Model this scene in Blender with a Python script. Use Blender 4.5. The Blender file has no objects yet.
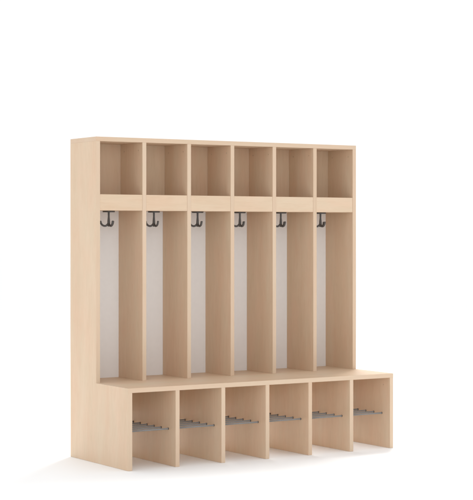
import bpy, bmesh, math, random
from mathutils import Vector, Matrix

random.seed(4)
sc = bpy.context.scene
col = sc.collection

# ------------------------------------------------------------------ sizes (m)
W, H, T = 1.300, 1.3149, 0.0180          # width, height, board thickness
DU, DL = 0.2291, 0.4983                  # depth of the upper part, of the bench
HS = 0.3212                              # seat top
RB, RT = 1.0176, 1.0825                  # rail under the cubbies
YW, YC = -0.0230, -0.0413                # white back, wooden cubby back (front faces)
N = 6
PITCH = (W - T) / N


# the unit: an empty on the floor at its back left corner
unit = bpy.data.objects.new('cloakroom_unit', None)
col.objects.link(unit)
unit['label'] = 'pale maple children\'s cloakroom unit with six open bays, cubbies above and bench below'
unit['category'] = 'cloakroom unit'

# ------------------------------------------------------------------ materials
def new_mat(name):
    m = bpy.data.materials.new(name)
    m.use_nodes = True
    nt = m.node_tree
    return m, nt, nt.nodes['Principled BSDF']


WOOD = (0.650, 0.496, 0.362)


def wood(name, scale, base=WOOD, strength=1.0, rough=0.46):
    """pale maple board; scale stretches the figure along the grain"""
    m, nt, bs = new_mat(name)
    N_, L = nt.nodes.new, nt.links.new
    tc = N_('ShaderNodeTexCoord'); tc.object = unit     # one continuous figure through the whole unit

    def noise(sc_, vec_scale, detail, rgh, dist=0.0):
        mp = N_('ShaderNodeMapping'); mp.inputs['Scale'].default_value = vec_scale
        L(tc.outputs['Object'], mp.inputs['Vector'])
        n = N_('ShaderNodeTexNoise')
        n.inputs['Scale'].default_value = sc_
        n.inputs['Detail'].default_value = detail
        n.inputs['Roughness'].default_value = rgh
        n.inputs['Distortion'].default_value = dist
        L(mp.outputs[0], n.inputs['Vector'])
        return n.outputs['Fac']

    s = Vector(scale)
    broad = noise(9.0, s, 2.0, 0.5, 0.6)            # wide soft bands
    fig = noise(26.0, Vector((max(s.x, .16), max(s.y, .16), max(s.z, .16))), 3.0, 0.6, 1.2)             # figure
    fine = noise(230.0, s, 2.0, 0.6)                # fibres and flecks
    mott = noise(13.0, Vector((max(s.x, .35), max(s.y, .35), max(s.z, .35))), 3.0, 0.6)  # cloudy mottle of maple

    def ramp(sock, lo, hi, c0, c1):
        r = N_('ShaderNodeValToRGB')
        r.color_ramp.elements[0].position = lo; r.color_ramp.elements[1].position = hi
        r.color_ramp.elements[0].color = (*c0, 1); r.color_ramp.elements[1].color = (*c1, 1)
        L(sock, r.inputs[0])
        return r.outputs[0]

    def mult(a, b, f):
        mx = N_('ShaderNodeMix'); mx.data_type = 'RGBA'; mx.blend_type = 'MULTIPLY'
        mx.inputs['Factor'].default_value = f
        L(a, mx.inputs['A']); L(b, mx.inputs['B'])
        return mx.outputs['Result']

    b = Vector(base)
    c = ramp(broad, 0.32, 0.68, (b.x * 0.985, b.y * 0.96, b.z * 0.94), (b.x * 1.015, b.y * 1.035, b.z * 1.05))
    c = mult(c, ramp(mott, 0.35, 0.65, (1.010, 0.975, 0.955), (0.975, 1.0, 0.985)), strength)
    c = mult(c, ramp(fig, 0.36, 0.60, (0.968, 0.95, 0.93), (1, 1, 1)), strength)
    c = mult(c, ramp(fine, 0.34, 0.50, (0.958, 0.938, 0.915), (1, 1, 1)), 0.8 * strength)
    L(c, bs.inputs['Base Color'])
    rr = N_('ShaderNodeMapRange')
    rr.inputs['To Min'].default_value = rough - 0.05; rr.inputs['To Max'].default_value = rough + 0.08
    L(fig, rr.inputs['Value']); L(rr.outputs[0], bs.inputs['Roughness'])
    bs.inputs['Specular IOR Level'].default_value = 0.3
    bp = N_('ShaderNodeBump'); bp.inputs['Strength'].default_value = 0.06; bp.inputs['Distance'].default_value = 0.0004
    L(fine, bp.inputs['Height']); L(bp.outputs[0], bs.inputs['Normal'])
    return m


WOOD_Z = wood('maple upright grain', (1.0, 1.0, 0.06))
WOOD_X = wood('maple lengthwise grain', (0.06, 1.0, 1.0))
EDGE_B = (0.624, 0.476, 0.350)
EDGE_Z = wood('maple edge band upright', (0.6, 0.6, 0.03), EDGE_B, 0.55, 0.42)
EDGE_X = wood('maple edge band lengthwise', (0.03, 0.6, 0.6), EDGE_B, 0.55, 0.42)


def plain(name, color, rough, metal=0.0, var=0.04, scale=60.0, spec=0.5):
    m, nt, bs = new_mat(name)
    tc = nt.nodes.new('ShaderNodeTexCoord')
    n = nt.nodes.new('ShaderNodeTexNoise'); n.inputs['Scale'].default_value = scale; n.inputs['Detail'].default_value = 4
    nt.links.new(tc.outputs['Object'], n.inputs['Vector'])
    r = nt.nodes.new('ShaderNodeValToRGB')
    r.color_ramp.elements[0].color = (*[c * (1 - var) for c in color], 1)
    r.color_ramp.elements[1].color = (*[min(1, c * (1 + var)) for c in color], 1)
    r.color_ramp.elements[0].position = 0.3; r.color_ramp.elements[1].position = 0.7
    nt.links.new(n.outputs['Fac'], r.inputs[0]); nt.links.new(r.outputs[0], bs.inputs['Base Color'])
    rr = nt.nodes.new('ShaderNodeMapRange')
    rr.inputs['To Min'].default_value = rough - 0.05; rr.inputs['To Max'].default_value = rough + 0.05
    nt.links.new(n.outputs['Fac'], rr.inputs['Value']); nt.links.new(rr.outputs[0], bs.inputs['Roughness'])
    bs.inputs['Metallic'].default_value = metal
    bs.inputs['Specular IOR Level'].default_value = spec
    return m


WHITE = plain('white hardboard', (0.85, 0.86, 0.87), 0.5, var=0.01)
HOOKM = plain('dark grey painted metal', (0.080, 0.078, 0.077), 0.40, var=0.10, scale=300)
RODM = plain('grey metal rod', (0.225, 0.225, 0.225), 0.42, metal=0.1, var=0.06, scale=200)
SOCK = plain('dark plastic socket', (0.09, 0.078, 0.072), 0.5, var=0.05, scale=200)
CAP = plain('brown plastic screw cap', (0.47, 0.34, 0.24), 0.5, var=0.05)
FLOORM = plain('white studio floor', (0.938, 0.946, 0.952), 0.6, var=0.004, scale=2.0, spec=0.2)


# ------------------------------------------------------------------ helpers
def link(name, bm, mats, parent=None, loc=(0, 0, 0)):
    me = bpy.data.meshes.new(name)
    bm.normal_update(); bm.to_mesh(me); bm.free()
    for m in mats:
        me.materials.append(m)
    o = bpy.data.objects.new(name, me)
    col.objects.link(o)
    o.location = loc
    if parent:
        o.parent = parent
    return o


def dup(o, loc, parent):
    c = o.copy(); col.objects.link(c); c.parent = parent; c.location = loc
    for ch in list(o.children):
        d = ch.copy(); col.objects.link(d); d.parent = c
    return c


def bevel(bm, off=0.0006):
    es = [e for e in bm.edges if len(e.link_faces) == 2 and e.calc_face_angle(0) > 0.5]
    bmesh.ops.bevel(bm, geom=es, offset=off, segments=2, profile=0.6, affect='EDGES', clamp_overlap=True)


def edge_faces(bm, axes):
    """second material slot (edge banding) on faces whose normal is mostly along one of axes"""
    bm.normal_update()
    for f in bm.faces:
        if any(abs(f.normal[a]) > 0.6 for a in axes):
            f.material_index = 1


def board(x0, x1, y0, y1, z0, z1, edges=(), off=0.0006, org=None):
    bm = bmesh.new()
    bmesh.ops.create_cube(bm, size=1)
    for v in bm.verts:
        v.co = Vector((x0 + (v.co.x + .5) * (x1 - x0), y0 + (v.co.y + .5) * (y1 - y0), z0 + (v.co.z + .5) * (z1 - z0)))
    bevel(bm, off)
    edge_faces(bm, edges)
    return bm


def prism(poly, axis, a0, a1, edges=(), off=0.0006):
    """extrude a polygon given in the two other axes along axis from a0 to a1"""
    bm = bmesh.new()
    def P(p, a):
        return Vector((a, p[0], p[1])) if axis == 0 else Vector((p[0], p[1], a))
    lo = [bm.verts.new(P(p, a0)) for p in poly]
    hi = [bm.verts.new(P(p, a1)) for p in poly]
    bm.faces.new(lo[::-1]); bm.faces.new(hi)
    n = len(poly)
    for i in range(n):
        bm.faces.new((lo[i], lo[(i + 1) % n], hi[(i + 1) % n], hi[i]))
    bmesh.ops.recalc_face_normals(bm, faces=bm.faces)
    bevel(bm, off)
    edge_faces(bm, edges)
    return bm


def tube(bm, pts, rads, seg=14, cap=True):
    pts = [Vector(p) for p in pts]
    rings = []
    prev = None
    for i, p in enumerate(pts):
        d = (pts[min(i + 1, len(pts) - 1)] - pts[max(i - 1, 0)]).normalized()
        if prev is None:
            n = d.orthogonal().normalized()
        else:
            n = (prev - d * prev.dot(d)).normalized()
        prev = n
        b = d.cross(n)
        r = rads[i] if isinstance(rads, (list, tuple)) else rads
        rings.append([bm.verts.new(p + (n * math.cos(t) + b * math.sin(t)) * r)
                      for t in [2 * math.pi * k / seg for k in range(seg)]])
    for a, c in zip(rings, rings[1:]):
        for k in range(seg):
            f = bm.faces.new((a[k], a[(k + 1) % seg], c[(k + 1) % seg], c[k])); f.smooth = True
    if cap:
        bm.faces.new(rings[0][::-1]); bm.faces.new(rings[-1])


# ------------------------------------------------------------------ the unit
# side boards: one L-shaped board each
G = 0.0003
LIP = 0.002                                # the seat's front edge band runs on over the side boards
side_poly = [(0, 0), (-DL + G, 0), (-DL + G, HS - T), (-DL + LIP + .0001, HS - T), (-DL + LIP + .0001, HS), (-DU, HS), (-DU, H - T), (0, H - T)]


def side_bm():
    return prism(side_poly, 0, 0, T, edges=(1, 2), off=0.0004)


left = link('side_panel', side_bm(), [WOOD_Z, EDGE_Z], unit)
right = link('side_panel', side_bm(), [WOOD_Z, EDGE_Z], unit, (W - T, 0, 0))

# top board lies over both sides
link('top_panel', board(0, W, -DU - G, 0, H - T, H, edges=(1, 0)), [WOOD_X, EDGE_X], unit)

# bench seat between the side boards
seat_poly = [(0, -DL), (W, -DL), (W, -DL + LIP), (W - T - .0001, -DL + LIP), (W - T - .0001, YW - .0003),
             (T + .0001, YW - .0003), (T + .0001, -DL + LIP), (0, -DL + LIP)]
seat_bm = prism(seat_poly, 2, HS - T, HS, edges=(1,), off=0.00015)
for f in seat_bm.faces:
    if abs(f.normal.x) > 0.6:
        f.material_index = 2
link('bench_seat', seat_bm, [WOOD_X, EDGE_X, WOOD_Z], unit)

# white back
bp = link('back_panel', board(T, W - T, YW, YW + 0.005, HS - T - 0.05, H - T, off=0.0003), [WHITE], unit)
bp['label'] = 'white back panel'
link('bench_back', board(T, W - T, YW, YW + 0.005, 0.170, HS - T - 0.0502, off=0.0003), [WOOD_X], unit)  # unseen; wood and open slot below chosen for their light in the bays


def screw_cap(parent, x, y, z, facing):
    bm = bmesh.new()
    tube(bm, [(0, 0, 0), (facing * 0.0007, 0, 0), (facing * 0.0010, 0, 0)], [0.0028, 0.0028, 0.0022], 16)
    return link('screw_cap', bm, [CAP], parent, (x, y, z))


# dividers
ud = link('upper_divider', board(0, T, -DU + 0.0002, YW - 0.0002, HS, H - T, edges=(1, 2)), [WOOD_Z, EDGE_Z], unit, (PITCH, 0, 0))
for y in (-0.195, -0.074):
    screw_cap(ud, 0, y, 1.2657, -1)
for i in range(2, N):
    dup(ud, (i * PITCH, 0, 0), unit)
for y in (-0.195, -0.074):
    screw_cap(right, 0, y, 1.2657, -1)
screw_cap(right, 0, -0.452, 0.2697, -1)
ld = link('bench_divider', board(0, T, -DL + 0.0004, YW - 0.0002, 0, HS - T, edges=(1, 2)), [WOOD_Z, EDGE_Z], unit, (PITCH, 0, 0))
for i in range(2, N):
    dup(ld, (i * PITCH, 0, 0), unit)

# cubby floor, rail and back of each bay
w = PITCH - T - 0.0006
rail = link('front_rail', board(0, w, -DU + 0.0009, -DU + T, RB, RT, edges=(2,)), [WOOD_X, EDGE_X], unit, (T + .0003, 0, 0))
shelf = link('cubby_shelf', board(0, w, -DU + T + .0002, YW - .0003, RB, RB + T, edges=(1,), off=.0003), [WOOD_X, EDGE_X], unit, (T + .0003, 0, 0))
cback = link('cubby_back', board(0, w, YC, YW - .0003, RB + T, H - T, off=.0003), [WOOD_Z, EDGE_Z], unit, (T + .0003, 0, 0))

# triple coat hook under the shelf
bm = bmesh.new()
D = 0.0665
tube(bm, [(0, 0, -0.003), (0, 0, -0.008), (0, 0, -0.024), (0, 0, -0.040), (0, 0, -0.056), (0, 0, -D + 0.004), (0, 0, -D + .0015)],
     [0.0062, 0.0042, 0.0040, 0.0054, 0.0062, 0.0056, 0.003], 18)
for a in (-90, 30, 150):
    d = Vector((math.cos(math.radians(a)), math.sin(math.radians(a)), 0))
    pts, rr = [], []
    # foot leaves the stem, sweeps down and curls up into an open J
    ctrl = [(0.000, -0.048), (0.004, -0.055), (0.0095, -0.0605), (0.0155, -0.0625), (0.0225, -0.0610),
            (0.0285, -0.0565), (0.0325, -0.0500), (0.0340, -0.0440)]
    for i in range(len(ctrl) - 1):
        p0 = ctrl[max(i - 1, 0)]; p1 = ctrl[i]; p2 = ctrl[i + 1]; p3 = ctrl[min(i + 2, len(ctrl) - 1)]
        for k in range(4):
            t = k / 4
            q = [0.5 * (2 * p1[j] + (p2[j] - p0[j]) * t + (2 * p0[j] - 5 * p1[j] + 4 * p2[j] - p3[j]) * t * t
                        + (-p0[j] + 3 * p1[j] - 3 * p2[j] + p3[j]) * t ** 3) for j in (0, 1)]
            pts.append(d * q[0] + Vector((0, 0, q[1])))
            rr.append(0.0041)
    pts.append(d * 0.0340 + Vector((0, 0, -0.0440))); rr.append(0.0045)
    pts.append(d * 0.0340 + Vector((0, 0, -0.0418))); rr.append(0.0039)
    pts.append(d * 0.0340 + Vector((0, 0, -0.0408))); rr.append(0.0018)
    tube(bm, pts, rr, 14)
hook = link('coat_hook', bm, [HOOKM], unit, (T / 2 + PITCH * .5, -0.1195, RB))
bm = bmesh.new()
tube(bm, [(0, 0, 0), (0, 0, -0.0045), (0, 0, -0.0058), (0, 0, -0.0062)], [0.0252, 0.0252, 0.0240, 0.022], 40)
link('base_plate', bm, [HOOKM], hook)

# shoe rack: rods let into the dividers, a small dark collar at each end
bm = bmesh.new()
L_ = PITCH - T
tube(bm, [(0, 0, 0), (.003, 0, 0), (.0036, 0, 0), (.0037, 0, 0), (L_ - .0037, 0, 0), (L_ - .0036, 0, 0), (L_ - .003, 0, 0), (L_, 0, 0)],
     [.0043, .0043, .0040, .0033, .0033, .0040, .0043, .0043], 18)
for f in bm.faces:
    xc = f.calc_center_median().x
    if xc < .00361 or xc > L_ - .00361:
        f.material_index = 1
rod = link('shoe_rod', bm, [RODM, SOCK], unit, (T, -0.441, 0.1462))
rods = [rod] + [dup(rod, (T, -0.441 + 0.0577 * k, 0.1462), unit) for k in range(1, 8)]

for i in range(1, N):
    dx = i * PITCH
    for o in [rail, shelf, cback, hook] + rods:
        dup(o, (o.location.x + dx, o.location.y, o.location.z), unit)

# ------------------------------------------------------------------ floor
bm = bmesh.new()
S = 60
vs = [bm.verts.new(v) for v in ((-S, -S, -.0004), (S, -S, -.0004), (S, S, -.0004), (-S, S, -.0004))]
bm.faces.new(vs)
fl = link('floor', bm, [FLOORM])
fl['kind'] = 'structure'
fl['label'] = 'white seamless studio floor under the unit'

# ------------------------------------------------------------------ light
wd = bpy.data.worlds.new('World'); sc.world = wd; wd.use_nodes = True
bg = wd.node_tree.nodes['Background']
bg.inputs['Color'].default_value = (1.0, 1.0, 1.0, 1)
bg.inputs['Strength'].default_value = 1.065


def area(name, loc, target, size, power, color=(1, 1, 1)):
    l = bpy.data.lights.new(name, 'AREA'); l.shape = 'SQUARE'; l.size = size; l.energy = power; l.color = color
    o = bpy.data.objects.new(name, l); col.objects.link(o)
    o.location = loc
    o.rotation_euler = (Vector(target) - Vector(loc)).to_track_quat('-Z', 'Y').to_euler()
    return o


c = Vector((0.65, -0.2, 0.4))
az = Vector((0.75, 0.66, 0)).normalized()
d = 5.5
area('softbox', c + az * d * math.cos(math.radians(60)) + Vector((0, 0, d * math.sin(math.radians(60)))), c, 1.5, 260, (1, 0.99, 0.97))

area('front softbox', (-2.7, -5.0, 1.7), (0.65, -0.3, 0.3), 1.6, 30)

# low unseen fill strip added behind the unit: brightens bay floors under bench_back
l = bpy.data.lights.new('unseen fill strip', 'AREA'); l.shape = 'RECTANGLE'; l.size = 0.60; l.size_y = 0.12; l.energy = 9; l.spread = math.radians(110)
o = bpy.data.objects.new('unseen fill strip', l); col.objects.link(o)
o.location = (1.22, 0.95, 0.46)
o.rotation_euler = (Vector((0.62, -0.3, 0.0)) - Vector(o.location)).to_track_quat('-Z', 'Y').to_euler()

# ------------------------------------------------------------------ camera
cam = bpy.data.cameras.new('camera')
co = bpy.data.objects.new('camera', cam); col.objects.link(co)
co.location = (-3.0674, -6.109, 0.9263)
co.rotation_euler = (math.pi / 2, 0, -math.radians(32.44))
cam.sensor_fit = 'VERTICAL'; cam.sensor_height = 24; cam.sensor_width = 24 * 969 / 1024
cam.lens = 1641.53 / 500 * 24
cam.shift_y = -(250 - 232.95) / 500
cam.clip_end = 500
sc.camera = co

sc.view_settings.view_transform = 'Standard'
sc.view_settings.look = 'None'
sc.view_settings.exposure = 0
sc.view_settings.gamma = 1
sc.render.engine = 'CYCLES'
sc.cycles.use_denoising = True
sc.cycles.max_bounces = 12
sc.cycles.diffuse_bounces = 8
